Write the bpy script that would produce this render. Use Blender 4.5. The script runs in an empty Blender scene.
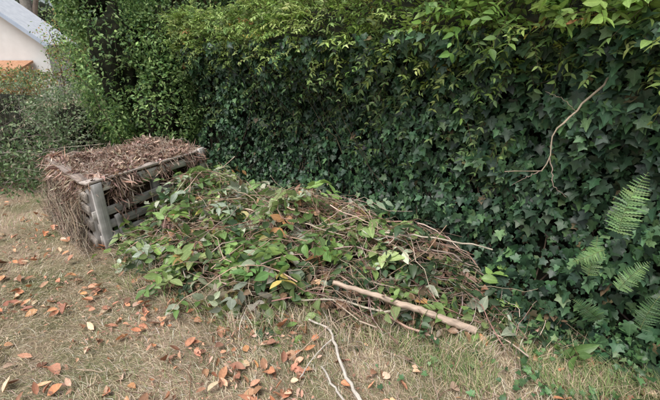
import bpy, math, numpy as np, bmesh
from mathutils import Vector
rng=np.random.default_rng(7)
scene=bpy.context.scene
# ---------------------------------------------------------------- helpers
TAB=rng.random((64,64,64)).astype(np.float32)
def vnoise(p):
    p=np.asarray(p,dtype=float); i=np.floor(p).astype(int); f=p-i; f=f*f*(3-2*f); i=i%64; j=(i+1)%64
    def T(a,b,c): return TAB[a,b,c]
    x0,y0,z0=i[...,0],i[...,1],i[...,2]; x1,y1,z1=j[...,0],j[...,1],j[...,2]
    fx,fy,fz=f[...,0],f[...,1],f[...,2]
    c00=T(x0,y0,z0)*(1-fx)+T(x1,y0,z0)*fx; c10=T(x0,y1,z0)*(1-fx)+T(x1,y1,z0)*fx
    c01=T(x0,y0,z1)*(1-fx)+T(x1,y0,z1)*fx; c11=T(x0,y1,z1)*(1-fx)+T(x1,y1,z1)*fx
    return (c00*(1-fy)+c10*fy)*(1-fz)+(c01*(1-fy)+c11*fy)*fz
def n3(x,y,z=0.0,s=1.0,o=0.0):
    x,y,z=np.broadcast_arrays(np.asarray(x,float),np.asarray(y,float),np.asarray(z,float))
    return vnoise(np.stack([x*s+o,y*s+o*1.7,z*s+o*.6],-1)+100)
def norm(v): return v/np.maximum(np.linalg.norm(v,axis=-1,keepdims=True),1e-9)
def empty(name,loc=(0,0,0)):
    e=bpy.data.objects.new(name,None); scene.collection.objects.link(e); e.location=loc; return e
def mkmesh(name,V,F,mat,parent=None,col=None,lp=None,smooth=False):
    V=np.asarray(V,np.float32).reshape(-1,3); F=np.asarray(F,np.int32); k=F.shape[1]
    me=bpy.data.meshes.new(name)
    me.vertices.add(len(V)); me.vertices.foreach_set('co',V.ravel())
    me.loops.add(F.size); me.loops.foreach_set('vertex_index',F.ravel())
    me.polygons.add(len(F)); me.polygons.foreach_set('loop_start',np.arange(0,F.size,k,dtype=np.int32))
    if smooth: me.polygons.foreach_set('use_smooth',np.ones(len(F),bool))
    me.update(calc_edges=True); me.validate()
    if col is not None:
        a=me.attributes.new('Col','FLOAT_COLOR','POINT')
        c=np.ones((len(V),4),np.float32); c[:,:3]=col; a.data.foreach_set('color',c.ravel())
    if lp is not None:
        a=me.attributes.new('lp','FLOAT_VECTOR','POINT'); a.data.foreach_set('vector',np.asarray(lp,np.float32).ravel())
    me.materials.append(mat)
    ob=bpy.data.objects.new(name,me); scene.collection.objects.link(ob)
    if parent: ob.parent=parent
    return ob
# templates ------------------------------------------------------
def oval(w=.28,st=(0,.18,.45,.75,1),ws=None,fold=.12):
    vs=[];fs=[]
    if ws is None: ws=[0.04,.75,1,.62,0.02]
    for y,a in zip(st,ws):
        vs+= [(-w*a,y,fold*a*w*2),(0,y,0),(w*a,y,fold*a*w*2)]
    for i in range(len(st)-1):
        for c in (0,1):
            a=i*3+c; b=a+1; d=a+3; e=a+4
            fs+=[(a,b,e),(a,e,d)]
    return np.array(vs,float),np.array(fs)
OVAL=oval(); OVALB=oval(.33,ws=[.05,.8,1,.7,.03],fold=.2); LANCE=oval(.19,ws=[.06,.8,1,.55,.02],fold=.2)
STRAP=oval(.07,st=(0,.35,.7,1),ws=[.3,1,.8,.1],fold=.4)
SMALL=oval(.27,st=(0,.5,1),ws=[.1,1,.03],fold=.2)
def ivy():
    half=[(0.0,-0.02),(.2,-.14),(.46,-.05),(.36,.17),(.56,.42),(.27,.5),(.16,.72)]
    P=[(x,y) for x,y in half]+[(0,1.0)]+[(-x,y) for x,y in half[1:][::-1]]
    vs=[(0,.25,0)]+[(x,y,.12*abs(x)+.05*math.sin(9*y+3*x)) for x,y in P]
    n=len(P); fs=[(0,1+i,1+(i+1)%n) for i in range(n)]
    return np.array(vs,float),np.array(fs)
IVY=ivy()
def scatter(name,tm,P,D,N,S,C,mat,parent=None,curl=None,wid=None):
    tv,tf=tm; n=len(P)
    D=norm(D); side=norm(np.cross(D,N)); N=np.cross(side,D)
    X=np.broadcast_to(tv[None,:,0],(n,len(tv))).copy(); Y=np.broadcast_to(tv[None,:,1],(n,len(tv))); Z=np.broadcast_to(tv[None,:,2],(n,len(tv))).copy()
    if wid is not None: X*=wid[:,None]
    if curl is not None: Z=Z+curl[:,None]*(Y**2)+np.abs(curl[:,None])*1.2*(X**2)*2
    S=np.asarray(S)[:,None,None]
    V=P[:,None]+S*(X[...,None]*side[:,None]+Y[...,None]*D[:,None]+Z[...,None]*N[:,None])
    F=tf[None]+(np.arange(n)*len(tv))[:,None,None]
    col=np.repeat(C,len(tv),0)
    lp=np.stack([np.broadcast_to(tv[None,:,0],X.shape),Y,np.broadcast_to(rng.random(n)[:,None],X.shape)],-1)
    return mkmesh(name,V.reshape(-1,3),F.reshape(-1,3),mat,parent,col,lp.reshape(-1,3),smooth=True)
def tubes(name,PL,R,C,mat,parent=None,sides=5):
    PL=np.asarray(PL,float); n,k,_=PL.shape
    T=norm(np.gradient(PL,axis=1)); up=np.zeros_like(T); up[...,2]=1; up[...,0]=.13
    A=norm(np.cross(T,up)); B=np.cross(A,T)
    th=np.arange(sides)*2*math.pi/sides
    R=np.asarray(R)[...,None,None]
    V=PL[:,:,None]+R*(np.cos(th)[None,None,:,None]*A[:,:,None]+np.sin(th)[None,None,:,None]*B[:,:,None])
    idx=np.arange(n*k*sides).reshape(n,k,sides); nx=np.roll(idx,-1,2)
    F=np.stack([idx[:,:-1],nx[:,:-1],nx[:,1:],idx[:,1:]],-1).reshape(-1,4)
    col=np.repeat(C,k*sides,0)
    ln=np.cumsum(np.concatenate([np.zeros((n,1)),np.linalg.norm(np.diff(PL,axis=1),axis=-1)],1),1)
    lp=np.stack([np.broadcast_to(ln[:,:,None],(n,k,sides)),np.broadcast_to(th[None,None]/6.28,(n,k,sides)),np.broadcast_to(rng.random(n)[:,None,None],(n,k,sides))],-1)
    return mkmesh(name,V.reshape(-1,3),F,mat,parent,col,lp.reshape(-1,3),smooth=True)
def pick(pal,n,var=.18):
    pal=np.array(pal,float); w=pal[:,3]/pal[:,3].sum()
    c=pal[rng.choice(len(pal),n,p=w),:3]
    return np.clip(c*(1+rng.normal(0,var,(n,1)))*(1+rng.normal(0,.05,(n,3))),.004,.9)
# materials -------------------------------------------------------
def nt(name):
    m=bpy.data.materials.new(name); m.use_nodes=True; t=m.node_tree; t.nodes.clear(); return m,t
def N_(t,ty,**k):
    n=t.nodes.new(ty)
    for a,b in k.items(): setattr(n,a,b)
    return n
def math_(t,op,a,b=None,clamp=False):
    n=N_(t,'ShaderNodeMath',operation=op,use_clamp=clamp)
    for i,v in enumerate((a,b)):
        if v is None: continue
        if isinstance(v,(int,float)): n.inputs[i].default_value=v
        else: t.links.new(v,n.inputs[i])
    return n.outputs[0]
def leafmat(name,rough=.5,trans=.25,vein=.35,spec=.4,blotch=.25):
    m,t=nt(name); L=t.links
    out=N_(t,'ShaderNodeOutputMaterial'); col=N_(t,'ShaderNodeAttribute',attribute_name='Col'); lp=N_(t,'ShaderNodeAttribute',attribute_name='lp')
    geo=N_(t,'ShaderNodeNewGeometry')
    if vein>0:
        sx=N_(t,'ShaderNodeSeparateXYZ'); L.new(lp.outputs['Vector'],sx.inputs[0])
        ax=math_(t,'ABSOLUTE',sx.outputs[0])
        mid=math_(t,'SUBTRACT',1.0,math_(t,'MULTIPLY',ax,28.0),True)
        sv=math_(t,'SINE',math_(t,'MULTIPLY',math_(t,'SUBTRACT',sx.outputs[1],math_(t,'MULTIPLY',ax,.9)),42.0))
        sv=math_(t,'MULTIPLY',math_(t,'SUBTRACT',sv,.8,True),2.0)
        vv=math_(t,'MULTIPLY',math_(t,'MAXIMUM',mid,sv),vein)
        no=N_(t,'ShaderNodeTexNoise'); no.inputs['Scale'].default_value=5; no.inputs['Detail'].default_value=1; L.new(lp.outputs['Vector'],no.inputs['Vector'])
        f=math_(t,'ADD',math_(t,'MULTIPLY',no.outputs[0],blotch*2),1-blotch)
        f=math_(t,'ADD',f,vv)
        f=math_(t,'ADD',f,math_(t,'MULTIPLY',geo.outputs['Backfacing'],.35))
        sc=N_(t,'ShaderNodeVectorMath',operation='SCALE'); L.new(col.outputs['Color'],sc.inputs[0]); L.new(f,sc.inputs['Scale']); cs_=sc.outputs[0]
    else: cs_=col.outputs['Color']
    if spec>0:
        b=N_(t,'ShaderNodeBsdfPrincipled'); b.inputs['Roughness'].default_value=rough; b.inputs['Specular IOR Level'].default_value=spec; L.new(cs_,b.inputs['Base Color'])
    else:
        b=N_(t,'ShaderNodeBsdfDiffuse'); L.new(cs_,b.inputs['Color'])
    if trans<=0: L.new(b.outputs[0],out.inputs[0]); return m
    tr=N_(t,'ShaderNodeBsdfTranslucent'); L.new(cs_,tr.inputs[0])
    mx=N_(t,'ShaderNodeMixShader'); mx.inputs[0].default_value=trans
    L.new(b.outputs[0],mx.inputs[1]); L.new(tr.outputs[0],mx.inputs[2]); L.new(mx.outputs[0],out.inputs[0])
    return m
def woodmat(name,grain=30,rough=.85,contrast=.6,bump=.4,long=3):
    m,t=nt(name); L=t.links
    out=N_(t,'ShaderNodeOutputMaterial'); col=N_(t,'ShaderNodeAttribute',attribute_name='Col'); lp=N_(t,'ShaderNodeAttribute',attribute_name='lp')
    mp=N_(t,'ShaderNodeVectorMath',operation='MULTIPLY'); mp.inputs[1].default_value=(long,grain,grain); L.new(lp.outputs['Vector'],mp.inputs[0])
    no=N_(t,'ShaderNodeTexNoise'); no.inputs['Scale'].default_value=1; no.inputs['Detail'].default_value=5; L.new(mp.outputs[0],no.inputs['Vector'])
    no2=N_(t,'ShaderNodeTexNoise'); no2.inputs['Scale'].default_value=9; no2.inputs['Detail'].default_value=3
    f=math_(t,'ADD',math_(t,'MULTIPLY',no.outputs[0],contrast*2),1-contrast)
    f=math_(t,'MULTIPLY',f,math_(t,'ADD',math_(t,'MULTIPLY',no2.outputs[0],1.1),.45))
    sc=N_(t,'ShaderNodeVectorMath',operation='SCALE'); L.new(col.outputs['Color'],sc.inputs[0]); L.new(f,sc.inputs['Scale'])
    b=N_(t,'ShaderNodeBsdfPrincipled'); b.inputs['Roughness'].default_value=rough; b.inputs['Specular IOR Level'].default_value=.2
    L.new(sc.outputs[0],b.inputs['Base Color'])
    bp=N_(t,'ShaderNodeBump'); bp.inputs['Strength'].default_value=bump; bp.inputs['Distance'].default_value=.004; L.new(no.outputs[0],bp.inputs['Height']); L.new(bp.outputs[0],b.inputs['Normal'])
    L.new(b.outputs[0],out.inputs[0]); return m
def plain(name,c1,c2,scale=8,rough=.9,bump=.5,detail=6,dist=.02):
    m,t=nt(name); L=t.links
    out=N_(t,'ShaderNodeOutputMaterial'); tc=N_(t,'ShaderNodeTexCoord')
    no=N_(t,'ShaderNodeTexNoise'); no.inputs['Scale'].default_value=scale; no.inputs['Detail'].default_value=detail; L.new(tc.outputs['Object'],no.inputs['Vector'])
    r=N_(t,'ShaderNodeValToRGB'); r.color_ramp.elements[0].position=.35; r.color_ramp.elements[1].position=.68
    r.color_ramp.elements[0].color=(*c1,1); r.color_ramp.elements[1].color=(*c2,1); L.new(no.outputs[0],r.inputs[0])
    b=N_(t,'ShaderNodeBsdfPrincipled'); b.inputs['Roughness'].default_value=rough; b.inputs['Specular IOR Level'].default_value=.2
    L.new(r.outputs[0],b.inputs['Base Color'])
    bp=N_(t,'ShaderNodeBump'); bp.inputs['Strength'].default_value=bump; bp.inputs['Distance'].default_value=dist; L.new(no.outputs[0],bp.inputs['Height']); L.new(bp.outputs[0],b.inputs['Normal'])
    L.new(b.outputs[0],out.inputs[0]); return m
M_ivy=leafmat('ivy_leaf',.45,0,.5,.5); M_leaf=leafmat('green_leaf',.5,.3,.3,.35); M_cut=leafmat('cut_leaf',.42,.2,.4,.5)
M_dry=leafmat('dry_leaf',.75,0,.25,.2,.4); M_grass=leafmat('grass_blade',.7,0,0,0,.2)
M_bark=woodmat('bark',14,.9,.6,.8,12); M_wood=woodmat('weathered_wood',60,.85,.75,.8,3)
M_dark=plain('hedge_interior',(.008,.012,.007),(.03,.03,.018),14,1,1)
M_comp=plain('compost',(.03,.02,.013),(.14,.09,.06),30,1,1)
# ---------------------------------------------------------------- ground
m,t=nt('dry_lawn'); L=t.links
out=N_(t,'ShaderNodeOutputMaterial'); tc=N_(t,'ShaderNodeTexCoord')
n1=N_(t,'ShaderNodeTexNoise'); n1.inputs['Scale'].default_value=1.6; n1.inputs['Detail'].default_value=4
n2=N_(t,'ShaderNodeTexNoise'); n2.inputs['Scale'].default_value=60; n2.inputs['Detail'].default_value=6; n2.inputs['Distortion'].default_value=1.5
for n in (n1,n2): L.new(tc.outputs['Object'],n.inputs['Vector'])
r1=N_(t,'ShaderNodeValToRGB'); r1.color_ramp.elements[0].position=.38; r1.color_ramp.elements[1].position=.6
r1.color_ramp.elements[0].color=(.19,.19,.1,1); r1.color_ramp.elements[1].color=(.38,.29,.21,1); L.new(n1.outputs[0],r1.inputs[0])
mm=N_(t,'ShaderNodeVectorMath',operation='SCALE'); L.new(r1.outputs[0],mm.inputs[0]); L.new(math_(t,'ADD',math_(t,'MULTIPLY',n2.outputs[0],1.4),.25),mm.inputs['Scale'])
b=N_(t,'ShaderNodeBsdfPrincipled'); b.inputs['Roughness'].default_value=.95; b.inputs['Specular IOR Level'].default_value=.1; L.new(mm.outputs[0],b.inputs['Base Color'])
bp=N_(t,'ShaderNodeBump'); bp.inputs['Strength'].default_value=.7; bp.inputs['Distance'].default_value=.02; L.new(n2.outputs[0],bp.inputs['Height']); L.new(bp.outputs[0],b.inputs['Normal'])
L.new(b.outputs[0],out.inputs[0]); M_ground=m
def gz(x,y): return .05*(n3(x,y,0,.9,3)-.5)+.03*(n3(x,y,0,3.1,8)-.5)
def axis(lo,hi,a,b,step,nout):
    inner=np.arange(a,b+1e-6,step)
    return np.concatenate([a-np.geomspace(.3,a-lo,nout)[::-1],inner,b+np.geomspace(.3,hi-b,nout)])
ax_=axis(-120,120,-7,5,.09,14); ay_=axis(-120,120,-1,9,.09,14)
GX,GY=np.meshgrid(ax_,ay_,indexing='ij'); GZ=gz(GX,GY)
idx=np.arange(GX.size).reshape(GX.shape)
F=np.stack([idx[:-1,:-1],idx[1:,:-1],idx[1:,1:],idx[:-1,1:]],-1).reshape(-1,4)
mkmesh('ground',np.stack([GX,GY,GZ],-1),F,M_ground,smooth=True)
# hedge frame
P0=np.array([1.85,1.75]); A2=np.array([-.666,.746]); Nn=np.array([-.746,-.666])
def hedge_dist(x,y): return (np.asarray(x)-P0[0])*Nn[0]+(np.asarray(y)-P0[1])*Nn[1]
PC=[(-1.25,3.8,.44,.5),(-.8,3.42,.42,.58),(-.3,3.1,.45,.6),(.15,2.85,.43,.55),(.6,2.6,.33,.5),(-1.0,2.95,.3,.46),(-1.35,3.25,.28,.4),(1.0,2.35,.19,.42),(1.35,2.2,.12,.35),(-.4,2.65,.28,.44),(.2,2.38,.18,.38)]
def pile_h(x,y):
    h=np.zeros(np.broadcast(x,y).shape)
    for cx,cy,hh,r in PC:
        d2=((x-cx)**2+(y-cy)**2)/(r*r); h=np.maximum(h,hh*np.exp(-d2*1.1))
    return h*(.65+.7*n3(x,y,0,4.5,2))
# ---------------------------------------------------------------- grass
def blades(name,n,xr,yr,lmin,lmax,w,pal,tilt,mask,parent=None,coh=1.1):
    x=rng.uniform(*xr,n); y=rng.uniform(*yr,n); k=mask(x,y); x=x[k]; y=y[k]; n=len(x)
    ang=n3(x,y,0,.8,5)*9+rng.normal(0,coh,n)
    ln=rng.uniform(lmin,lmax,n)*(.6+.8*n3(x,y,0,2.5,9))
    til=np.clip(rng.normal(tilt,.25,n),.05,1.5)
    d0=np.stack([np.cos(ang),np.sin(ang),np.zeros(n)],-1); up=np.array([0,0,1.])
    side=np.stack([-np.sin(ang),np.cos(ang),np.zeros(n)],-1)*(w*rng.uniform(.6,1.4,n))[:,None]
    base=np.stack([x,y,gz(x,y)-.004],-1)
    t1=til*.6; t2=np.minimum(til*1.3,1.6)
    m1=base+(ln*.5)[:,None]*(np.sin(t1)[:,None]*d0+np.cos(t1)[:,None]*up)
    wob=rng.normal(0,.12,n)
    d1=np.stack([np.cos(ang+wob),np.sin(ang+wob),np.zeros(n)],-1)
    m2=m1+(ln*.5)[:,None]*(np.sin(t2)[:,None]*d1+np.cos(t2)[:,None]*up)
    m2[:,2]=np.maximum(m2[:,2],base[:,2]+.008)
    V=np.stack([base-side/2,base+side/2,m1-side/2,m1+side/2,m2],1).reshape(-1,3)
    o=np.arange(n)[:,None]*5
    F=np.concatenate([o+[0,1,3],o+[0,3,2],o+[2,3,4]],0)
    c=pick(pal,n,.18)*(.75+.5*n3(x,y,0,4,61))[:,None]
    lp=np.tile(np.array([[0,0,0],[0,0,0],[0,.5,0],[0,.5,0],[0,1,0.]]),(n,1))
    return mkmesh(name,V,F,M_grass,parent,np.repeat(c,5,0),lp)
inl=lambda x,y:(hedge_dist(x,y)>-.1)&(y<6.8)
def dens(x,y):
    d=np.hypot(x,y); return rng.random(len(x))<np.clip(2.4/np.maximum(d,.5),.2,1)**1.5
grass=empty('grass')
straw=[(.56,.45,.32,3),(.68,.57,.43,3),(.4,.31,.21,2),(.74,.67,.55,1),(.33,.32,.18,2)]
green=[(.2,.26,.11,3),(.27,.32,.15,2),(.36,.37,.21,2),(.14,.2,.08,1)]
gm=lambda x,y:n3(x,y,0,1.0,21)+.35*(n3(x,y,0,4,22)-.5)
blades('straw',330000,(-6.5,3.2),(.6,6.8),.03,.10,.0021,straw,1.38,lambda x,y:inl(x,y)&dens(x,y),parent=grass,coh=.9)
blades('green_blades',150000,(-6.5,3.2),(.6,6.8),.025,.07,.0022,green,.95,lambda x,y:inl(x,y)&dens(x,y)&(gm(x,y)+rng.normal(0,.14,len(x))>.47),parent=grass)
def pedge(x,y):
    h=pile_h(x,y); return inl(x,y)&(h>.02)&(h<.16)&(n3(x,y,0,3,31)>.42)
blades('long_tufts',40000,(-1.8,2.2),(1.2,3.4),.10,.24,.0026,straw+[(.19,.24,.09,4)],1.0,pedge,parent=grass)
blades('edge_tufts',26000,(.1,2.4),(1.1,2.6),.06,.17,.0026,[(.19,.26,.1,4),(.5,.43,.28,3)],.95,lambda x,y:inl(x,y)&(n3(x,y,0,3,41)+.3*n3(x,y,0,9,42)>.6)&(hedge_dist(x,y)<1.0),parent=grass)
# ---------------------------------------------------------------- fallen leaves
def ldens(x,y):
    dn=.10+1.4*np.exp(-(((x+.72)/.5)**2+((y-2.12)/.34)**2))+.7*np.exp(-(((x+.35)/.6)**2+((y-1.75)/.4)**2))
    dn+=1.3*np.exp(-((x-1.5)/.5)**2-((y-1.85)/.28)**2)+.6*np.exp(-((x+1.9)/1.2)**2-((y-2.5)/.6)**2)+.4*np.exp(-((x+2.8)/1.)**2-((y-3.3)/1.)**2)+.45*np.exp(-((x-.35)/.6)**2-((y-1.7)/.4)**2)+.45*np.exp(-((x+1.5)/.9)**2-((y-1.8)/.4)**2)
    return dn*(.35+1.1*(n3(x,y,0,4,77)>.47))
FL=empty('fallen_leaves')
def fallen(name,n,f,s0,s1,pal,tm,zc):
    x=rng.uniform(-5.5,2.6,n); y=rng.uniform(.9,6.2,n)
    k=(rng.random(n)<ldens(x,y)*f)&(hedge_dist(x,y)>.0)&(pile_h(x,y)<.2); x=x[k];y=y[k];n=len(x)
    P=np.stack([x,y,gz(x,y)+rng.uniform(zc,zc+.02,n)],-1)
    a=rng.uniform(0,6.28,n); D=np.stack([np.cos(a),np.sin(a),rng.normal(0,.25,n)],-1)
    Nv=np.stack([rng.normal(0,.5,n),rng.normal(0,.5,n),np.ones(n)],-1)
    scatter(name,tm,P,D,Nv,rng.uniform(s0,s1,n),pick(pal,n,.22),M_dry,FL,rng.normal(0.1,.4,n),rng.uniform(.5,1.3,n))
fallen('whole_leaves',9500,.55,.035,.08,[(.58,.27,.15,3),(.48,.25,.16,4),(.64,.36,.23,2),(.32,.17,.11,2.5),(.66,.47,.34,2)],OVALB,.02)
fallen('leaf_fragments',24000,.5,.012,.035,[(.42,.24,.16,3),(.3,.18,.12,3),(.56,.38,.27,2)],SMALL,.025)
# ---------------------------------------------------------------- hedge
def hoff(l,z):
    o=.26*(n3(l,z,0,1.3,4)-.5)+.16*(n3(l,z,0,3.7,6)-.5)
    o=o-.34*np.exp(-((l-3.3)/1.1)**2-((z-.9)/.55)**2)
    o=o+.16*np.exp(-((z-0)/.3)**2)
    o=o+.28*1/(1+np.exp(-(z-1.55)*9))
    return o
def htop(l): return 2.16+.22*(n3(l,0,0,1.1,12)-.5)+.12*(n3(l,0,0,4,13)-.5)+np.clip(l-6,0,2)*.1
def hpt(l,o,z):
    return np.stack([P0[0]+l*A2[0]+o*Nn[0],P0[1]+l*A2[1]+o*Nn[1],z],-1)
H=empty('ivy_hedge')
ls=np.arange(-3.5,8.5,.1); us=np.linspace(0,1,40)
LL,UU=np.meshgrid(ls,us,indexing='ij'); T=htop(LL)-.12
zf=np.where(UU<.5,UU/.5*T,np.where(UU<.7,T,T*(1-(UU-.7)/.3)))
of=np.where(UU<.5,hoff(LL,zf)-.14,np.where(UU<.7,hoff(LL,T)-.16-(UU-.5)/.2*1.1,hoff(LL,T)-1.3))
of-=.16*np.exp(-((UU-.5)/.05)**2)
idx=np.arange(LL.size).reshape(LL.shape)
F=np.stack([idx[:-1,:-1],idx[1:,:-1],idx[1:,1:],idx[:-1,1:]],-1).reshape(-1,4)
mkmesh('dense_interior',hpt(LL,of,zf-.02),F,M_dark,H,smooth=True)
def fr(n,nrm,nspread,dspread,ddown=(0,0,-1.)):
    Nv=np.asarray(nrm)+rng.normal(0,nspread,(n,3)); D=np.asarray(ddown)+rng.normal(0,dspread,(n,3)); return norm(D),norm(Nv)
n=36000
l=rng.uniform(-2.2,8,n); z=rng.uniform(.02,1,n)**.9*1.8; depth=rng.exponential(.05,n)
gap=n3(l,z,0,3.1,150)*.6+n3(l,z,0,8,151)*.4
keep=(rng.random(n)<np.where(l>5,.5,1))&(rng.random(n)<np.clip((gap-.2)*8,.3,1)); l,z,depth=l[keep],z[keep],depth[keep]; n=len(l)
cl=n3(l,z,0,5,50)
P=hpt(l,hoff(l,z)+.06-depth+.18*(cl-.5),z)
D,Nv=fr(n,(Nn[0],Nn[1],.55),.55,.55)
C=pick([(.038,.085,.042,5),(.06,.125,.055,3),(.024,.05,.03,3),(.11,.19,.08,.8),(.16,.13,.07,.12)],n,.3)*(.6+.8*cl[:,None])
scatter('ivy_leaves',IVY,P,D,Nv,rng.uniform(.028,.082,n)*np.where(l<1.5,1.0,.88),C,M_ivy,H,rng.normal(0,.15,n))
def shoots(name,par,base,dirs,length,npair,leaf,pal,tm=LANCE,mat=None,droop=.35,twig=.0018,tcol=(.12,.1,.05),nsp=.35):
    mat=mat or M_leaf
    n=len(base); k=6; tt=np.linspace(0,1,k)
    dirs=norm(dirs); sid=rng.normal(0,.12,(n,3))
    PL=base[:,None]+length[:,None,None]*(tt[None,:,None]*dirs[:,None]+(tt**2)[None,:,None]*(sid+np.array([0,0,-droop]))[:,None])
    tubes(name+'_twigs',PL,np.linspace(1.6,.5,k)[None]*twig*np.ones((n,1)),pick([(*tcol,1)],n),M_bark,par,4)
    q=np.linspace(.12,1,npair); q=np.repeat(q,2)
    base2=base[:,None]+length[:,None,None]*(q[None,:,None]*dirs[:,None]+(q**2)[None,:,None]*(sid+np.array([0,0,-droop]))[:,None])
    tan=norm(dirs[:,None]+2*q[None,:,None]*(sid+np.array([0,0,-droop]))[:,None])
    up=norm(np.array([0,0,1.])+rng.normal(0,.35,(n,1,3))); sd=norm(np.cross(tan,up)); sg=np.tile([1,-1],npair)[None,:,None]
    D=tan*.65+sd*sg*.9+rng.normal(0,.3,base2.shape)+np.array([0,0,-.12]); Nv=np.cross(sd,tan); Nv=np.where(Nv[...,2:]<0,-Nv,Nv)+rng.normal(0,nsp,base2.shape)
    m=n*len(q); cc=np.repeat(pick(pal,n,.22),len(q),0)*(1+rng.normal(0,.16,(m,1)))
    keep=rng.random(m)>.15
    scatter(name+'_leaves',tm,base2.reshape(-1,3)[keep],D.reshape(-1,3)[keep],Nv.reshape(-1,3)[keep],(leaf*rng.uniform(.55,1.25,m))[keep],np.clip(cc,.005,.8)[keep],mat,par,rng.normal(-.12,.2,m)[keep])
upal=[(.27,.38,.1,4),(.2,.3,.09,4),(.42,.54,.19,2.5),(.11,.18,.06,2),(.5,.42,.12,.15),(.42,.22,.1,.08)]
n=4300
l=rng.uniform(-1.8,8,n); lo=1.5+.22*(n3(l,0*l,0,2,66)-.5)+.12*np.clip(l-3,0,1); z=lo+rng.random(n)**.8*(htop(l)-lo); topm=rng.random(n)<.5; z=np.where(topm,htop(l)-.08,z)
o=hoff(l,z)+np.where(topm,-rng.uniform(0,.8,n),-.03)
base=hpt(l,o,z)
dirs=np.array([Nn[0],Nn[1],.65])*rng.uniform(.3,.8,(n,1))+rng.normal(0,.5,(n,3)); dirs[topm]+=np.array([0,0,.8])
shoots('upper_growth',H,base,dirs,rng.uniform(.1,.26,n),8,.043,upal,tm=LANCE,droop=.25)
n=330
l=rng.uniform(-1.4,1.4,n); z=rng.uniform(1.75,2.15,n); base=hpt(l,hoff(l,z)+.02,z)
shoots('broad_growth',H,base,np.array([Nn[0],Nn[1],.6])*.6+rng.normal(0,.5,(n,3)),rng.uniform(.12,.28,n),5,.06,[(.28,.43,.12,3),(.19,.3,.09,2)],tm=OVAL,droop=.2)
n=230
l=rng.uniform(.8,6,n); z=rng.uniform(.8,1.6,n); base=hpt(l,hoff(l,z)-.02,z)
shoots('mid_growth',H,base,np.array([Nn[0],Nn[1],.2])+rng.normal(0,.5,(n,3)),rng.uniform(.12,.3,n),6,.048,[(.1,.17,.06,3),(.17,.25,.09,2)])
n=110; k=7; l=rng.uniform(-1,7,n); l2=l+rng.normal(0,.9,n); tt=np.linspace(0,1,k)
PL=np.stack([hpt(l+(l2-l)*q,hoff(l,1.6*q*np.ones(n))-.03+rng.normal(0,.035,n),q*rng.uniform(1.3,1.8,n)) for q in tt],1)
tubes('stems',PL,np.linspace(.007,.002,k)[None]*rng.uniform(.4,1.2,(n,1)),pick([(.08,.065,.05,1),(.14,.11,.08,.5)],n),M_bark,H,5)
def ray(u,v,d):   # survey helper: converts measured bearing/elevation/distance to world coordinates
    x=(u-330)/393; y=(200-v)/393; return np.array([x*d,(.940+y*.342)*d,1.65+(-.342+y*.940)*d])
def resample(pts,k):
    pts=np.array(pts,float); s=np.concatenate([[0],np.cumsum(np.linalg.norm(np.diff(pts,axis=0),axis=1))]); q=np.linspace(0,s[-1],k)
    return np.stack([np.interp(q,s,pts[:,i]) for i in range(3)],-1)
tw=empty('dead_branch')
b1=resample([ray(618,66,1.92),ray(600,88,1.9),ray(575,112,1.9),ray(552,135,1.9),ray(549,160,1.9),ray(541,171,1.9),ray(505,172,1.9)],20)
b2=resample([ray(549,158,1.9),ray(553,172,1.9),ray(552,185,1.9),ray(566,197,1.92)],20)
b3=resample([ray(575,112,1.9),ray(566,100,1.9),ray(545,92,1.9)],20)
b4=resample([ray(541,171,1.9),ray(525,178,1.88),ray(512,185,1.88)],20)
PL=np.stack([b1,b2,b3,b4])+rng.normal(0,.003,(4,20,3))
tubes('twig',PL,np.linspace(1,.4,20)[None]*np.array([.0055,.003,.0022,.002])[:,None]*rng.uniform(.8,1.2,(4,20)),pick([(.42,.34,.26,1)],4,.1),M_bark,tw,6)
# ---------------------------------------------------------------- ferns
def fern(name,fr_,pal):
    par=empty(name); k=24
    for i,(p,q_,size) in enumerate(fr_):
        p=np.array(p);q_=np.array(q_); L_=np.linalg.norm(q_-p); d=(q_-p)/L_; q=np.linspace(.04,1,k)
        pts=p+L_*(q[:,None]*d)+ (np.sin(q*math.pi)*L_*.1)[:,None]*np.array([Nn[0],Nn[1],.3])+(q**3*L_*.12)[:,None]*np.array([A2[0],A2[1],-.4])*(1 if i%2 else -1)
        tan=norm(np.gradient(pts,axis=0)); fc=norm(np.array([Nn[0],Nn[1],.45])); sd=norm(np.cross(tan,fc))
        PP=np.repeat(pts,2,0); sg=np.tile([1,-1],k)[:,None]
        D=np.repeat(sd,2,0)*sg+np.repeat(tan,2,0)*.4+rng.normal(0,.09,(2*k,3))+np.array([0,0,-.2])
        S=np.repeat(np.clip(np.sin((q*.8+.2)*math.pi),0,1)**.8*size+.006,2)*rng.uniform(.8,1.1,2*k)
        st=np.linspace(0,1,11); ws=[(1-st[j])**.6*(1 if j%2==0 else .4)+.02 for j in range(11)]
        tm=oval(.15,st=tuple(st),ws=ws,fold=.1)
        scatter('frond_%d'%(i+1),tm,PP,D,np.tile(fc,(2*k,1))+rng.normal(0,.2,(2*k,3)),S,pick(pal,2*k,.15),M_leaf,par,np.full(2*k,-.25))
        tubes('rachis_%d'%(i+1),resample(np.vstack([p,pts]),8)[None],np.linspace(.002,.001,8)[None],pick([(.2,.22,.09,1)],1),M_bark,par,4)
fp=[(.22,.35,.14,2),(.16,.27,.11,2)]
fern('fern',[(ray(618,234,1.8),ray(638,174,1.74),.066),(ray(588,276,1.95),ray(604,236,1.9),.045),(ray(618,290,1.85),ray(644,262,1.8),.045),(ray(604,250,1.9),ray(578,262,1.85),.035)],fp)
fern('fern',[(ray(640,330,1.85),ray(658,290,1.8),.045),(ray(600,320,1.9),ray(580,300,1.8),.04)],[(.08,.15,.06,1)])
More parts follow.
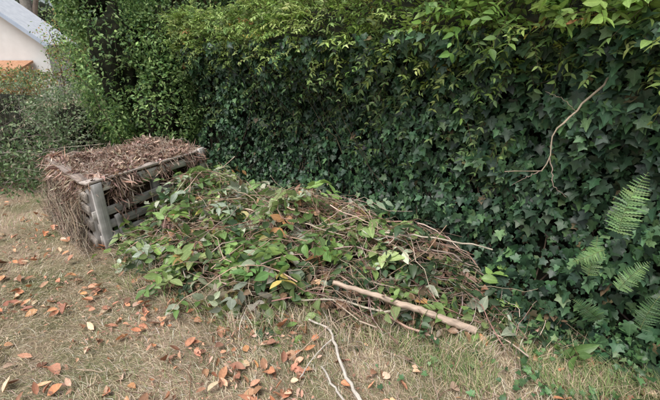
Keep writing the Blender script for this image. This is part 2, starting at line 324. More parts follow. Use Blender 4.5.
# ---------------------------------------------------------------- ground ivy
W=empty('ground_ivy')
n=10500; l=rng.uniform(-1.6,7.5,n); o=rng.exponential(.16,n)+.0; right=np.clip((1.5-l)/1.8,0,1)
o=o*(1+1.7*right); x=P0[0]+l*A2[0]+o*Nn[0]; y=P0[1]+l*A2[1]+o*Nn[1]
k=(n3(x,y,0,5,91)>.42)|(o<.12); l,o,x,y=l[k],o[k],x[k],y[k]; n=len(l)
P=np.stack([x,y,np.maximum(.04,.2-o*.3)*rng.random(n)+.03+gz(x,y)],-1)
D,Nv=fr(n,(Nn[0]*.3,Nn[1]*.3,1),.35,1,(Nn[0]*.5,Nn[1]*.5,-.1))
scatter('leaves',IVY,P,D,Nv,rng.uniform(.018,.05,n),pick([(.09,.18,.07,3),(.15,.25,.1,2),(.05,.11,.045,2)],n),M_ivy,W,rng.normal(0,.15,n))
# ---------------------------------------------------------------- brush pile
B=empty('brush_pile')
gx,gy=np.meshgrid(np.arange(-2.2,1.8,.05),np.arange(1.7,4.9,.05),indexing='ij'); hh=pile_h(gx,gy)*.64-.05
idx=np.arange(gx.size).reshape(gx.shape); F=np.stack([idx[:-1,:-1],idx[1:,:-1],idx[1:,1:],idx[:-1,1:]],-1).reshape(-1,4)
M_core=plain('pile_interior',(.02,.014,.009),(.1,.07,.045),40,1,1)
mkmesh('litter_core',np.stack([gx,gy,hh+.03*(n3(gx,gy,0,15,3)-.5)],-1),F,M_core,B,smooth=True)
def pile_pts(n,bias=None,hmin=.06):
    out=[]
    while len(out)<n:
        x=rng.uniform(-2.1,1.8,n*3); y=rng.uniform(1.8,4.7,n*3); h=pile_h(x,y); pr=np.clip(h*4,0,1)
        if bias is not None: pr=pr*bias(x,y)
        k=(h>hmin)&(rng.random(len(x))<pr)&(hedge_dist(x,y)>-.05)
        out+=list(zip(x[k],y[k]))
    return np.array(out[:n])
def left(x,y): return np.clip(.2+1.0*np.exp(-((x+1.25)/.6)**2-((y-3.1)/.6)**2)+1.1*np.exp(-((x+.3)/.65)**2-((y-2.5)/.33)**2)+.35*np.exp(-((x+.7)/.5)**2-((y-2.9)/.5)**2)+.15*(hedge_dist(x,y)<.4),0,1)*(.35+1.1*(n3(x,y,0,5,201)>.45))
right_=lambda x,y: np.clip(1.25-left(x,y),.35,1)
def sticks(name,n,lr,rr,pal,k=9,spread=.55,lift=.1,bend=.06,bias=None,curve=0,a0=math.atan2(-.62,.78),tiltz=.22):
    c=pile_pts(n,bias); a=a0+rng.normal(0,spread,n)+ (rng.random(n)<.5)*math.pi
    Ln=rng.uniform(*lr,n); tt=np.linspace(-.5,.5,k)
    d=np.stack([np.cos(a),np.sin(a)],-1)
    wob=np.cumsum(rng.normal(0,bend,(n,k)),1)*.35; wob-=wob.mean(1,keepdims=True); wob=wob+rng.normal(0,curve,(n,1))*tt[None]**2
    pr=np.stack([-d[:,1],d[:,0]],-1)
    XY=c[:,None]+Ln[:,None,None]*(tt[None,:,None]*d[:,None]+wob[...,None]*pr[:,None])
    hz=pile_h(XY[...,0],XY[...,1])
    lin=hz[:,k//2][:,None]+ (tt[None]*rng.normal(0,tiltz,(n,1))*Ln[:,None]) - (tt[None]**2)*Ln[:,None]*rng.uniform(.0,.35,(n,1))
    Z=.5*hz+.5*lin+rng.uniform(-.05,lift,(n,1))+np.cumsum(rng.normal(0,.012,(n,k)),1)
    Z=np.maximum(Z,.025)
    hd=hedge_dist(XY[...,0],XY[...,1]); XY+= (np.maximum(0,.03-hd))[...,None]*Nn
    R=np.linspace(1,.4,k)[None]*rng.uniform(*rr,(n,1))
    tubes(name,np.concatenate([XY,Z[...,None]],-1),R,pick(pal,n,.28),M_bark,B,6)
spal=[(.42,.29,.22,4),(.54,.43,.34,3),(.24,.16,.11,3),(.66,.56,.47,1.3),(.36,.21,.17,2)]
sticks('thin_twigs',1300,(.15,.6),(.001,.0026),spal,spread=1.2,lift=.1,bend=.12,bias=right_,curve=.5)
sticks('branches',300,(.35,1.05),(.0022,.0055),spal,spread=.8,lift=.12,bend=.08,curve=.4)
sticks('cross_branches',110,(.4,.9),(.002,.0045),spal,spread=.6,lift=.13,bend=.08,curve=.5,a0=.3)
sticks('thick_branches',24,(.5,1.1),(.005,.010),[(.44,.32,.24,2),(.56,.48,.39,1)],spread=.5,lift=.09,bend=.05)
sticks('poking_sticks',46,(.4,.9),(.002,.0045),[(.56,.44,.35,2),(.38,.25,.2,2)],spread=1.0,lift=.12,bend=.06,curve=.5,tiltz=.9)
def sprays(name,n,bias,pal,leaf,tm,mat,lr,npair=4,lift=.05,hm=.05,nsp=.5):
    c=pile_pts(n,bias,hm); z=pile_h(c[:,0],c[:,1])
    base=np.stack([c[:,0],c[:,1],z+rng.uniform(-.04,lift,n)],-1)
    e=.05; gx_=(pile_h(c[:,0]+e,c[:,1])-pile_h(c[:,0]-e,c[:,1]))/(2*e); gy_=(pile_h(c[:,0],c[:,1]+e)-pile_h(c[:,0],c[:,1]-e))/(2*e)
    a=rng.uniform(0,6.28,n); dirs=np.stack([np.cos(a)-gx_*.5,np.sin(a)-gy_*.5,rng.normal(.15,.3,n)-.1],-1)
    shoots(name,B,base,dirs,rng.uniform(*lr,n),npair,leaf,pal,tm,mat,.15,.0016,(.25,.2,.1),nsp)
gpal=[(.22,.34,.1,4),(.15,.25,.08,4),(.3,.42,.16,2),(.42,.48,.35,3),(.07,.12,.055,2.5),(.55,.48,.14,.3),(.42,.24,.1,.5)]
sprays('fresh_cuttings',560,left,gpal,.1,OVAL,M_cut,(.14,.32),4,.07,.03,.6)
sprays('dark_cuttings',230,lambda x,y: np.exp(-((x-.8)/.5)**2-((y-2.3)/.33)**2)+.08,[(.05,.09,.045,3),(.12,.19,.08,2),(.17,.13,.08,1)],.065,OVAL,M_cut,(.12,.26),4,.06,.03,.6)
sprays('withered_cuttings',300,right_,[(.36,.23,.15,3),(.26,.17,.12,3),(.48,.34,.23,1),(.19,.22,.1,3)],.05,OVALB,M_dry,(.08,.2),3,.03,.05,.8)
c=pile_pts(1200,None,.03); n=len(c); P=np.stack([c[:,0],c[:,1],pile_h(c[:,0],c[:,1])+rng.uniform(-.03,.06,n)],-1)
D,Nv=fr(n,(0,-.3,1),.6,1,(0,0,0))
scatter('loose_leaves',OVALB,P,D,Nv,rng.uniform(.035,.085,n),pick([(.45,.26,.15,1.6),(.3,.19,.12,2),(.22,.33,.11,5),(.6,.5,.14,.3),(.46,.5,.38,2)],n),M_cut,B,rng.normal(0,.35,n))
def stick(name,pts,r0,r1,col,k=16,sides=8,par=None,jit=.004):
    PL=resample(pts,k); PL=PL+rng.normal(0,jit,PL.shape)
    R=np.linspace(r0,r1,k)*(1+rng.normal(0,.06,k))
    ob=tubes(name,PL[None],R[None],np.array([col]),M_bark,par,sides)
    for s,i in ((0,0),(1,k-1)):
        t_=PL[1]-PL[0] if s==0 else PL[-1]-PL[-2]; t_=t_/np.linalg.norm(t_); up=np.array([.13,0,1.]); A=np.cross(t_,up); A/=np.linalg.norm(A); Bv=np.cross(A,t_)
        th=np.arange(sides)*2*math.pi/sides
        ring=PL[i]+R[i]*.985*(np.cos(th)[:,None]*A+np.sin(th)[:,None]*Bv)+(t_*.001*(1 if s else -1))
        V=np.vstack([PL[i]+t_*(.003 if s else -.003),ring]); F=np.array([[0,1+j,1+(j+1)%sides] for j in range(sides)])
        mkmesh(name+'_cut_face_%d'%(s+1),V,F,M_wood,par or ob,np.tile([[.6,.48,.33]],(len(V),1)),V*1.0)
    return ob
lg=empty('cut_log')
stick('trunk',[(.02,2.17,.30),(.3,2.105,.245),(.6,2.04,.165),(.88,1.98,.085)],.014,.025,(.55,.43,.34),30,14,lg,.0025)
stick('branch_stub',[(.32,2.105,.24),(.34,2.06,.28)],.008,.005,(.44,.34,.26),5,8,lg,jit=.001)
stick('long_stick',[ray(372,232,2.95),ray(430,237,2.75),ray(492,249,2.6)],.007,.005,(.6,.52,.42),14,6,B)
stick('upper_stick',[ray(232,205,3.5),ray(300,222,3.1),ray(345,236,2.8)],.007,.004,(.54,.44,.34),14,6,B)
stick('curved_stick',[ray(160,183,4.0),ray(190,183,3.95),ray(218,192,3.8),ray(238,222,3.4)],.006,.004,(.6,.52,.44),14,6,B)
fb=empty('forked_branch')
def gp(u,v,z=.04):
    r=ray(u,v,1.)-np.array([0,0,1.65]); t_=(z-1.65)/r[2]; return np.array([r[0]*t_,r[1]*t_,z])
cb=(.62,.57,.5)
stick('main_stem',[gp(308,320,.07),gp(330,328,.06),gp(336,350,.05),gp(348,380,.04),gp(368,412,.035)],.0065,.0105,cb,18,8,fb)
stick('side_stem',[gp(332,340,.06),gp(318,352,.06),gp(300,378,.04)],.005,.003,cb,10,6,fb)
stick('lower_stem',[gp(322,366,.03),gp(332,384,.05),gp(345,402,.04)],.005,.007,cb,10,6,fb)
n=170; x=rng.normal(-.1,1.1,n); y=rng.uniform(1.3,2.7,n); a=rng.uniform(0,6.28,n); Ln=rng.uniform(.05,.3,n)
PL=np.stack([np.stack([x+np.cos(a)*Ln*q,y+np.sin(a)*Ln*q,gz(x,y)+.035+rng.normal(0,.004,n)],-1)+np.concatenate([rng.normal(0,.006,(n,2)),np.zeros((n,1))],1) for q in np.linspace(0,1,5)],1)
tubes('scattered_twigs',PL,np.full((n,5),.0018)*rng.uniform(.6,1.5,(n,1)),pick([(.45,.36,.28,1),(.25,.16,.11,1)],n),M_bark,B,5)
# ---------------------------------------------------------------- compost bin
CB=empty('compost_bin')
Ac,Bc,Cc,Dc=[np.array(p) for p in ((-2.07,3.2),(-1.5,4.45),(-2.25,5.1),(-3.02,4.15))]
BV=[];BF=[];BC=[];BL=[]
def board(p,q,h,th,col=None,up=(0,0,1.)):
    p=np.array(p,float);q=np.array(q,float); d=q-p; Ln=np.linalg.norm(d); d/=Ln; up=np.array(up,float); s=np.cross(d,up); s/=np.linalg.norm(s); u=np.cross(s,d)
    c=np.array(col if col is not None else (.33,.3,.27))*rng.uniform(.72,1.25)
    o=sum(len(v) for v in BV); vs=[];lp=[];k=6; off=rng.random(3)*10
    bow=rng.normal(0,.005)
    for i in range(k+1):
        f=i/k
        for a,b_ in ((-.5,-.5),(.5,-.5),(.5,.5),(-.5,.5)):
            vs.append(p+d*Ln*f+s*(a*th+bow*math.sin(f*3.14))+u*(b_*h+rng.normal(0,.0007))); lp.append((Ln*f+off[0],b_*h+off[1],a*th+off[2]))
    fs=[]
    for i in range(k):
        for j in range(4): fs.append([o+i*4+j,o+i*4+(j+1)%4,o+(i+1)*4+(j+1)%4,o+(i+1)*4+j])
    fs.append([o,o+3,o+2,o+1]); e=o+k*4; fs.append([e,e+1,e+2,e+3])
    BV.append(np.array(vs));BF.extend(fs);BC.append(np.tile(c,(len(vs),1)));BL.append(np.array(lp))
def v3(p,z): return (p[0],p[1],z)
def panel(p,q,outn,zs,h=.085,col=None,jit=.012,th=.02,ext=.04):
    d=(q-p)/np.linalg.norm(q-p)
    for zz in zs:
        j1,j2=rng.normal(0,jit,2)
        board(v3(p-d*ext*rng.random()+outn*.032,zz+j1),v3(q+d*ext*rng.random()+outn*.032,zz+j2),h*rng.uniform(.85,1.1),th,col)
def outn(p,q):
    d=(q-p)/np.linalg.norm(q-p); n=np.array([d[1],-d[0]]); c=(Ac+Bc+Cc+Dc)/4
    return n if np.dot((p+q)/2-c,n)>0 else -n
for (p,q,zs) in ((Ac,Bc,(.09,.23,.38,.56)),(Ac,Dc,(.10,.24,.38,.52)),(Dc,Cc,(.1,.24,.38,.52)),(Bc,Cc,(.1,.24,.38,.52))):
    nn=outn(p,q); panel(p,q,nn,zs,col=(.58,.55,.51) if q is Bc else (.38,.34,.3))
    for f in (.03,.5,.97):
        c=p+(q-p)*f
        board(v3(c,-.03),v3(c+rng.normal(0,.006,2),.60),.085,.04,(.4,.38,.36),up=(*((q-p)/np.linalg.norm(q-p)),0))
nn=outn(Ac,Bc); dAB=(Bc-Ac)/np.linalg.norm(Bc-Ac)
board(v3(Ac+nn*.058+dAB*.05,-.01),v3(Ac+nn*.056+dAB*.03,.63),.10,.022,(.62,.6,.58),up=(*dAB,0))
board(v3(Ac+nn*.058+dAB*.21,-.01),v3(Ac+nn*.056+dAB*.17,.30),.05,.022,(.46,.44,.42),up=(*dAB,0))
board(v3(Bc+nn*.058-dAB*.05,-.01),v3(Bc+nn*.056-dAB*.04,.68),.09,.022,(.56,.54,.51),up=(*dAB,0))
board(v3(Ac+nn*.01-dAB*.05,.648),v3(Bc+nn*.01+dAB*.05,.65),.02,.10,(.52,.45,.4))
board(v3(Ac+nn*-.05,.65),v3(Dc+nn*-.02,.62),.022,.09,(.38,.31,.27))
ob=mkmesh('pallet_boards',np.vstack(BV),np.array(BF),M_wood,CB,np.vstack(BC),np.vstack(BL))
bv=ob.modifiers.new('bevel','BEVEL'); bv.width=.002; bv.segments=1
k=34; U,Vv=np.meshgrid(np.linspace(.03,.97,k),np.linspace(.03,.97,k),indexing='ij')
def quad(u,v): 
    u=u[...,None];v=v[...,None]; return Ac*(1-u)*(1-v)+Bc*u*(1-v)+Cc*u*v+Dc*(1-u)*v
def ctop(u,v): return .57+.06*np.sin(np.clip(u,0,1)*math.pi)**.6*np.sin(np.clip(v,0,1)*math.pi)**.5+.14*(n3(u,v,0,5,5)-.5)
Q=quad(U,Vv); zz=ctop(U,Vv)-.02; edge=(U<.04)|(U>.96)|(Vv<.04)|(Vv>.96); zz=np.where(edge,0.0,zz)
idx=np.arange(k*k).reshape(k,k); F=np.stack([idx[:-1,:-1],idx[1:,:-1],idx[1:,1:],idx[:-1,1:]],-1).reshape(-1,4)
mkmesh('compost_heap',np.concatenate([Q,zz[...,None]],-1),F,M_comp,CB,smooth=True)
bpal=[(.34,.23,.18,4),(.46,.34,.27,3),(.2,.13,.1,3),(.56,.46,.37,1)]
def mat_leaves(name,tm,n,s0,s1,lift):
    u=rng.uniform(-.02,1.0,n); v=rng.uniform(-.03,1.0,n); q=quad(u,v); z=ctop(u,v)+rng.uniform(-.03,lift,n); em=((v<.05)|(u<.05))&(n3(u,v,0,8,71)>.5); z=np.where(em,np.maximum(z,.665),z)
    D,Nv=fr(n,(0,0,1),.6,1,(0,0,0)); D[:,2]*=.22
    scatter(name,tm,np.concatenate([q,z[:,None]],-1),D,Nv,rng.uniform(s0,s1,n),pick(bpal,n,.3),M_dry,CB,rng.normal(0,.45,n),rng.uniform(.6,1.5,n))
mat_leaves('dried_foliage',STRAP,7000,.03,.11,.04); mat_leaves('crumbled_leaves',OVALB,4500,.02,.055,.05)
def drape(name,p,q,n,lo,hi,amt,ph,zr):
    f=rng.uniform(lo,hi,n); w_=n3(f,0*f+ph,0,7,9); k=rng.random(n)<np.clip((w_-.42)*3,0.02,1); f=f[k]; w_=w_[k]; n=len(f)
    pp=p+(q-p)*f[:,None]+outn(p,q)*rng.uniform(.03,.08,n)[:,None]-outn(p,q)*(rng.random(n)<.3)[:,None]*.08
    z=zr-np.abs(rng.normal(0,1,n))*amt*w_**1.5*2; z=np.maximum(z,.03)
    D,Nv=fr(n,(outn(p,q)[0],outn(p,q)[1],.4),.6,.5)
    scatter(name,STRAP,np.concatenate([pp,z[:,None]],-1),D,Nv,rng.uniform(.04,.12,n),pick(bpal,n,.3),M_dry,CB,rng.normal(0,.5,n))
drape('draped_foliage_front',Ac,Bc,1500,.12,1.0,.12,0,.67)
drape('draped_foliage_side',Ac,Dc,2000,.12,1.05,.2,3,.65)
k=6
n=520; f=rng.random(n); p=Ac+(Dc-Ac)*f[:,None]+outn(Ac,Dc)*.05; z0=rng.uniform(.05,.6,n); on=outn(Ac,Dc)
PL=np.stack([np.concatenate([p+on*(.12*t_)+rng.normal(0,.02,(n,2))+ (Dc-Ac)*(rng.normal(0,.16,(n,1))*t_),(np.maximum(z0-.3*t_**1.5,.02))[:,None]],-1) for t_ in np.linspace(0,1,k)],1)
tubes('straw_stalks',PL,np.full((n,k),.0016),pick([(.4,.3,.23,1),(.54,.45,.34,1)],n),M_bark,CB,3)
n=1100; u=rng.uniform(0,1,n); v=rng.uniform(-.03,1,n); q=quad(u,v); a=rng.uniform(0,6.28,n); d=np.stack([np.cos(a),np.sin(a)],-1)*rng.uniform(.1,.4,(n,1))
PL=np.stack([np.concatenate([q+d*(t_-.5)+rng.normal(0,.008,(n,2)),(np.maximum(ctop(u,v),.6)+.045+rng.normal(0,.018,n)-.08*abs(t_-.5)+(t_-.5)*rng.normal(0,.08,n))[:,None]],-1) for t_ in np.linspace(0,1,k)],1)
tubes('top_stalks',PL,np.full((n,k),.0018)*rng.uniform(.6,1.7,(n,1)),pick([(.46,.34,.27,1),(.26,.17,.13,1),(.62,.53,.44,.7)],n),M_bark,CB,4)
n=100; f=rng.uniform(.3,1.05,n); p=Ac+(Bc-Ac)*f[:,None]+outn(Ac,Bc)*rng.uniform(.1,.4,n)[:,None]
base=np.concatenate([p,rng.uniform(.08,.42,(n,1))*(.45+.55*f[:,None])],-1)
shoots('leaning_cuttings',B,base,np.array([.2,-.5,.3])+rng.normal(0,.5,(n,3)),rng.uniform(.15,.3,n),4,.08,gpal,OVAL,M_cut,.3,nsp=.6)
# ---------------------------------------------------------------- shrubs
def crown(name,par,centers,n,leaf,pal,tm=SMALL,mat=None,shell=.55,nz=2.2,thr=.42,upw=.6):
    Ps=[];Ns=[]
    for c,r in centers:
        m_=int(n/len(centers)); d=norm(rng.normal(0,1,(m_*2,3))); rad=1-np.abs(rng.normal(0,.22,m_*2))*shell
        rad*=.82+.4*n3(d[:,0]*2+c[0],d[:,1]*2+c[1],d[:,2]*2,1.4,17)
        p=np.array(c)+d*rad[:,None]*np.array(r)
        k=(n3(p[:,0],p[:,1],p[:,2],nz,33)>thr)&(p[:,2]>.02); p=p[k][:m_]; Ps.append(p); Ns.append(d[k][:m_])
    P=np.vstack(Ps); Nv=norm(np.vstack(Ns)+np.array([0,0,upw])+rng.normal(0,.5,P.shape)); D=rng.normal(0,.7,P.shape)+np.array([0,0,-.35])+np.vstack(Ns)*.3
    cl=n3(P[:,0],P[:,1],P[:,2],3.5,44)[:,None]
    scatter(name,tm,P,D,Nv,leaf*rng.uniform(.6,1.3,len(P)),pick(pal,len(P),.22)*(.6+.8*cl),mat or M_leaf,par,rng.normal(0,.2,len(P)))
def twigcloud(name,par,base,n,hgt,spr,r,pal,k=8):
    a=rng.uniform(0,6.28,n); ti=rng.uniform(0,1,n)**.7*spr; hh_=hgt*rng.uniform(.6,1.1,n); b0=np.array(base)+np.stack([rng.normal(0,.12,n),rng.normal(0,.12,n),np.zeros(n)],-1)
    PL=np.stack([b0+np.stack([np.cos(a)*ti*q**1.4,np.sin(a)*ti*q**1.4,hh_*q],-1)+rng.normal(0,.02,(n,3)) for q in np.linspace(0,1,k)],1)
    tubes(name,PL,np.linspace(1,.25,k)[None]*r*rng.uniform(.6,1.3,(n,1)),pick(pal,n),M_bark,par,5)
brk=[(.1,.075,.05,1),(.16,.12,.09,1)]
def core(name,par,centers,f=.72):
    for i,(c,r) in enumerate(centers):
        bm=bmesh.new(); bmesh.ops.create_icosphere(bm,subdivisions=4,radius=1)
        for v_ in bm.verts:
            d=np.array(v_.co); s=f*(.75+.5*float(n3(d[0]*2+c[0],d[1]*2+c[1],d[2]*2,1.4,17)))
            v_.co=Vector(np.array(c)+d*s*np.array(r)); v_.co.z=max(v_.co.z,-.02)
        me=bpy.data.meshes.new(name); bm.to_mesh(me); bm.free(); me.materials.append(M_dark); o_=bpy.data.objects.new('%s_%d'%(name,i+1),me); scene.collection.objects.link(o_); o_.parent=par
S1=empty('garden_shrub'); cs=[((-3.05,6.1,1.6),(.72,.7,1.25)),((-2.3,6.2,1.75),(.7,.6,1.0)),((-3.2,6.5,.7),(.75,.6,.8)),((-2.5,6.0,.9),(.7,.6,.9)),((-3.5,6.5,2.5),(.6,.6,.6))]
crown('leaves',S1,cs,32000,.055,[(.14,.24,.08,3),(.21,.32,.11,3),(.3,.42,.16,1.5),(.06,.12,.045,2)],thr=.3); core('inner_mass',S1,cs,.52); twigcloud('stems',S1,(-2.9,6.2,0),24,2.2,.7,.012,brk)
S2=empty('overgrown_bush'); cs=[((-4.7,5.7,.5),(.8,.6,.7)),((-6.0,5.5,.55),(1.0,.8,.8)),((-4.0,6.2,.55),(.6,.6,.7)),((-5.5,6.8,.65),(1.4,.8,.8))]
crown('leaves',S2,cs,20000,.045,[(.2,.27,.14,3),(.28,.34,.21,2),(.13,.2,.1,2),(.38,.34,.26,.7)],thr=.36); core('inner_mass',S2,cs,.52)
for i,b_ in enumerate(((-4.7,5.6,0),(-5.9,5.4,0),(-4.1,5.9,0))): twigcloud('stems_%d'%i,S2,b_,80,1.25,1.1,.003,[(.42,.39,.34,1),(.3,.26,.21,1)])
S3=empty('stacked_cut_branches'); n=300; k=8; x=rng.uniform(-6.4,-3.4,n); y=4.95-.1*(x+4)+rng.normal(0,.2,n)+rng.uniform(0,.4,n); z=np.abs(rng.normal(0,.38,n)); a=rng.normal(.2,.5,n); e=rng.normal(.15,.35,n); Ln=rng.uniform(.4,1.3,n)
PL=np.stack([np.stack([x+np.cos(a)*np.cos(e)*Ln*(q-.5),y+np.sin(a)*Ln*(q-.5)*.6,np.maximum(.02,z+np.sin(e)*Ln*(q-.5)-.15*Ln*(q-.5)**2)],-1)+rng.normal(0,.012,(n,3)) for q in np.linspace(0,1,k)],1)
tubes('grey_branches',PL,np.linspace(1,.35,k)[None]*rng.uniform(.0015,.0055,(n,1)),pick([(.38,.34,.29,2),(.26,.22,.18,2),(.48,.43,.37,1)],n,.2),M_bark,S3,5)
n=6000; x=rng.uniform(-6.4,-3.5,n); P=np.stack([x,5.0-.1*(x+4)+rng.normal(0,.22,n),np.abs(rng.normal(0,.35,n))+.03],-1); D,Nv=fr(n,(0,-.6,.7),.6,.8)
scatter('wilted_leaves',SMALL,P,D,Nv,rng.uniform(.03,.065,n),pick([(.12,.2,.08,4),(.22,.28,.15,2),(.3,.25,.18,.7)],n),M_leaf,S3,rng.normal(0,.3,n))
def tree(name,base,h,r,lean,centers,n,leaf,pal,bark=brk,limbs=9,shell=1.1,thr=.4):
    T_=empty(name); base=np.array(base,float); k=10
    tt=np.linspace(0,1,k); PL=base+np.stack([lean[0]*tt,lean[1]*tt,h*tt],-1)+np.concatenate([np.zeros((1,3)),rng.normal(0,.05*min(1,r*8),(k-1,3))*[1,1,0]])
    tubes('trunk',PL[None],(r*(1-.6*tt)+r*.5*np.exp(-tt*18))[None],pick(bark,1),M_bark,T_,12)
    lp_=[]
    for i in range(limbs):
        j=rng.integers(3,k); c=np.array(centers[i%len(centers)][0])+rng.normal(0,.3,3); s=PL[j]
        lp_.append(resample([s,(s+c)/2+np.array([0,0,.25])*min(1,r*8)+rng.normal(0,.12,3),c],k))
    tubes('limbs',np.array(lp_),np.linspace(.4,.08,k)[None]*r*np.ones((limbs,1)),pick(bark,limbs),M_bark,T_,8)
    crown('crown_leaves',T_,centers,n,leaf,pal,shell=shell,thr=thr)
    return T_
dpal=[(.07,.13,.05,3),(.11,.19,.06,3),(.04,.08,.03,2),(.18,.27,.08,1)]
tree('tree',(-2.9,9.0,0),5,.2,(.2,.1),[((-2.9,9,4.2),(1.7,1.4,1.3)),((-1.7,8.6,3.4),(1.2,1.1,.9)),((-4.0,9.3,3.9),(1.2,1.1,1.0)),((-3.2,8.5,2.9),(1.0,.8,.5))],7000,.12,dpal)
tree('tree',(-.6,8.2,0),5,.16,(-.1,.1),[((-.6,8.1,4.0),(1.6,1.3,1.2)),((.5,7.4,3.2),(1.2,1.1,1.0)),((-1.2,7.6,3.1),(1.1,.9,.8)),((-.2,7.5,2.4),(1.2,.8,.7))],8000,.12,dpal+[(.16,.09,.06,2)])
tree('tree',(2.2,5.8,0),5,.15,(.1,.1),[((2.2,5.9,3.6),(1.6,1.3,1.3)),((1.2,6.3,2.8),(1.1,1.0,.8)),((3.3,4.6,3.3),(1.4,1.3,1.0)),((2.2,5.2,2.4),(1.2,.9,.8))],8000,.12,dpal)
tree('tree',(-17.6,25.2,0),9,.42,(.0,0),[((-17.3,25.4,8.6),(3,3,2.0)),((-15.6,25,8.2),(2,2,1.3))],3500,.2,[(.09,.15,.06,1)],bark=[(.45,.42,.38,1)])
tree('sapling',(-6.3,9.6,0),2.0,.025,(.1,.0),[((-5.9,9.4,2.1),(.7,.5,.6)),((-5.5,9.2,1.6),(.6,.5,.5)),((-7.2,9.6,1.25),(.9,.6,.3))],3200,.055,[(.2,.3,.11,2),(.32,.38,.15,1),(.45,.26,.12,.5)],limbs=14,thr=.35)
tree('autumn_shrub',(-8.6,11.4,0),1.2,.03,(.1,0),[((-8.6,11.4,1.0),(1.1,.6,.42)),((-9.8,11.4,.95),(.9,.6,.42))],3200,.09,[(.5,.28,.14,2),(.42,.32,.14,1),(.26,.27,.11,1.5)],limbs=10)
DV=empty('distant_trees'); cs=[((x,y,z),(2.6,2.2,h)) for x,y,z,h in ((-6.8,15,1.8,2.6),(-4.0,13,2.4,3.0),(-1,12.5,2.4,3.0),(2.5,11,2.4,3.2),(6,9,2.2,3.2),(9,6.5,2.0,3.0))]
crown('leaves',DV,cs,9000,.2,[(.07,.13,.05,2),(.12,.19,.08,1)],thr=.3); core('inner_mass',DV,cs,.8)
cs=[((-24,34,2),(7,4,4)),((-33,28,2),(7,4,4)),((-42,22,2),(7,5,5)),((-14,38,2),(7,4,5))]
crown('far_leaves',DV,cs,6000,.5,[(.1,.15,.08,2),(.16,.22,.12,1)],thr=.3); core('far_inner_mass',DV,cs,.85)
# ---------------------------------------------------------------- white house
HS=empty('white_house')
M_white=plain('white_render',(.76,.76,.75),(.83,.83,.82),3,.9,.1); M_roof=plain('pale_grey_roof',(.55,.58,.62),(.66,.69,.72),6,.7,.3); M_terra=plain('terracotta_tile',(.4,.2,.12),(.56,.33,.2),14,.8,.6); M_glass=plain('window_glass',(.02,.03,.04),(.04,.05,.06),2,.1,0); M_trim=plain('trim',(.42,.5,.62),(.5,.57,.68),4,.6,0)
def poly(name,pts,mat,faces=None):
    me=bpy.data.meshes.new(name); me.from_pydata([tuple(p) for p in pts],[],faces or [tuple(range(len(pts)))]); me.materials.append(mat); o_=bpy.data.objects.new(name,me); scene.collection.objects.link(o_); o_.parent=HS; return o_
def box(name,x0,x1,y0,y1,z0,z1,mat):
    P_=[(x0,y0,z0),(x1,y0,z0),(x1,y1,z0),(x0,y1,z0),(x0,y0,z1),(x1,y0,z1),(x1,y1,z1),(x0,y1,z1)]
    return poly(name,P_,mat,[(0,3,2,1),(4,5,6,7),(0,1,5,4),(1,2,6,5),(2,3,7,6),(3,0,4,7)])
xr,xl,ye,yb,ez=-10.9,-18.3,16.2,17.6,2.2; xm=(xr+xl)/2; rz=ez+(xr-xm)*.75
P_=[(xl,ye,0),(xr,ye,0),(xr,ye,ez),(xm,ye,rz),(xl,ye,ez)]; P2=[(a,yb,c) for a,_,c in P_]
poly('walls',P_+P2,M_white,[(0,1,2,3,4),(9,8,7,6,5),(1,6,7,2),(5,0,4,9)])
def slab(name,a,b_,c,d,th,mat):
    pts=[a,b_,c,d]; top=[(p[0],p[1],p[2]+th) for p in pts]; return poly(name,pts+top,mat,[(3,2,1,0),(4,5,6,7),(0,1,5,4),(1,2,6,5),(2,3,7,6),(3,0,4,7)])
ov=.3
slab('roof_right',(xm,ye-.3,rz+.01),(xr+ov,ye-.3,ez-ov*.75+.01),(xr+ov,yb+.3,ez-ov*.75+.01),(xm,yb+.3,rz+.01),.12,M_roof)
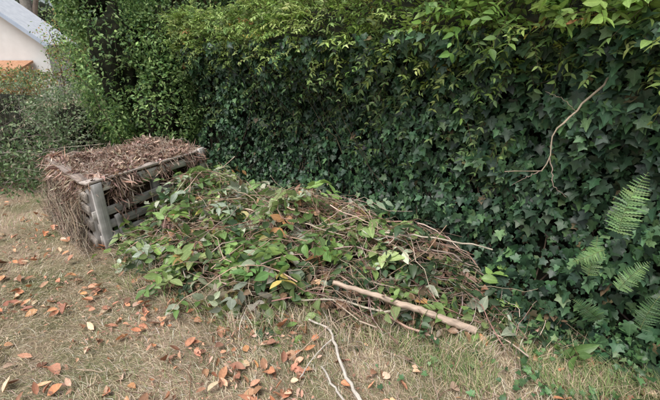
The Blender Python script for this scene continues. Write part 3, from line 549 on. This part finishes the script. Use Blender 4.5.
slab('roof_left',(xl-ov,ye-.3,ez-ov*.75+.01),(xm-.002,ye-.3,rz+.01),(xm-.002,yb+.3,rz+.01),(xl-ov,yb+.3,ez-ov*.75+.01),.12,M_roof)
slab('bargeboard',(xm,ye-.34,rz-.05),(xr+ov,ye-.34,ez-ov*.75-.05),(xr+ov,ye-.305,ez-ov*.75-.05),(xm,ye-.305,rz-.05),.16,M_trim)
box('window_frame',-15.2,-13.8,ye-.04,ye+.02,1.0,2.3,M_trim); box('window',-15.1,-13.9,ye-.055,ye-.03,1.1,2.2,M_glass)
slab('lean_to_roof',(-13.6,14.6,.9),(-11.5,14.6,.9),(-11.5,16.15,1.45),(-13.6,16.15,1.45),.08,M_terra)
box('lean_to_wall',-13.5,-11.6,14.75,14.87,0,.92,M_white)
# ---------------------------------------------------------------- light
w=bpy.data.worlds.new('World'); scene.world=w; w.use_nodes=True; t=w.node_tree; bg=t.nodes['Background']
sky=t.nodes.new('ShaderNodeTexSky'); sky.sky_type='NISHITA'; sky.sun_disc=False; sky.sun_elevation=math.radians(62); sky.sun_rotation=math.radians(215); sky.dust_density=4; sky.air_density=1.0
hs=t.nodes.new('ShaderNodeHueSaturation'); hs.inputs['Saturation'].default_value=.55
t.links.new(sky.outputs[0],hs.inputs['Color']); t.links.new(hs.outputs[0],bg.inputs[0]); bg.inputs[1].default_value=.15
sd=bpy.data.lights.new('sun','SUN'); sd.energy=2.6; sd.angle=math.radians(35); sd.color=(1,.965,.92)
so=bpy.data.objects.new('sun',sd); scene.collection.objects.link(so)
az=math.radians(215); el=math.radians(62); dirv=Vector((math.sin(az)*math.cos(el),math.cos(az)*math.cos(el),math.sin(el)))
so.rotation_euler=(-dirv).to_track_quat('-Z','Y').to_euler(); so.location=(0,0,10)
scene.view_settings.view_transform='Standard'; scene.view_settings.look='None'; scene.view_settings.exposure=0
cam=bpy.data.cameras.new('camera'); cam.sensor_width=36; cam.lens=393/660*36; cam.clip_end=500; cam.clip_start=.05
co=bpy.data.objects.new('camera',cam); scene.collection.objects.link(co); co.location=(0,0,1.65); co.rotation_euler=(math.radians(70),0,0); scene.camera=co
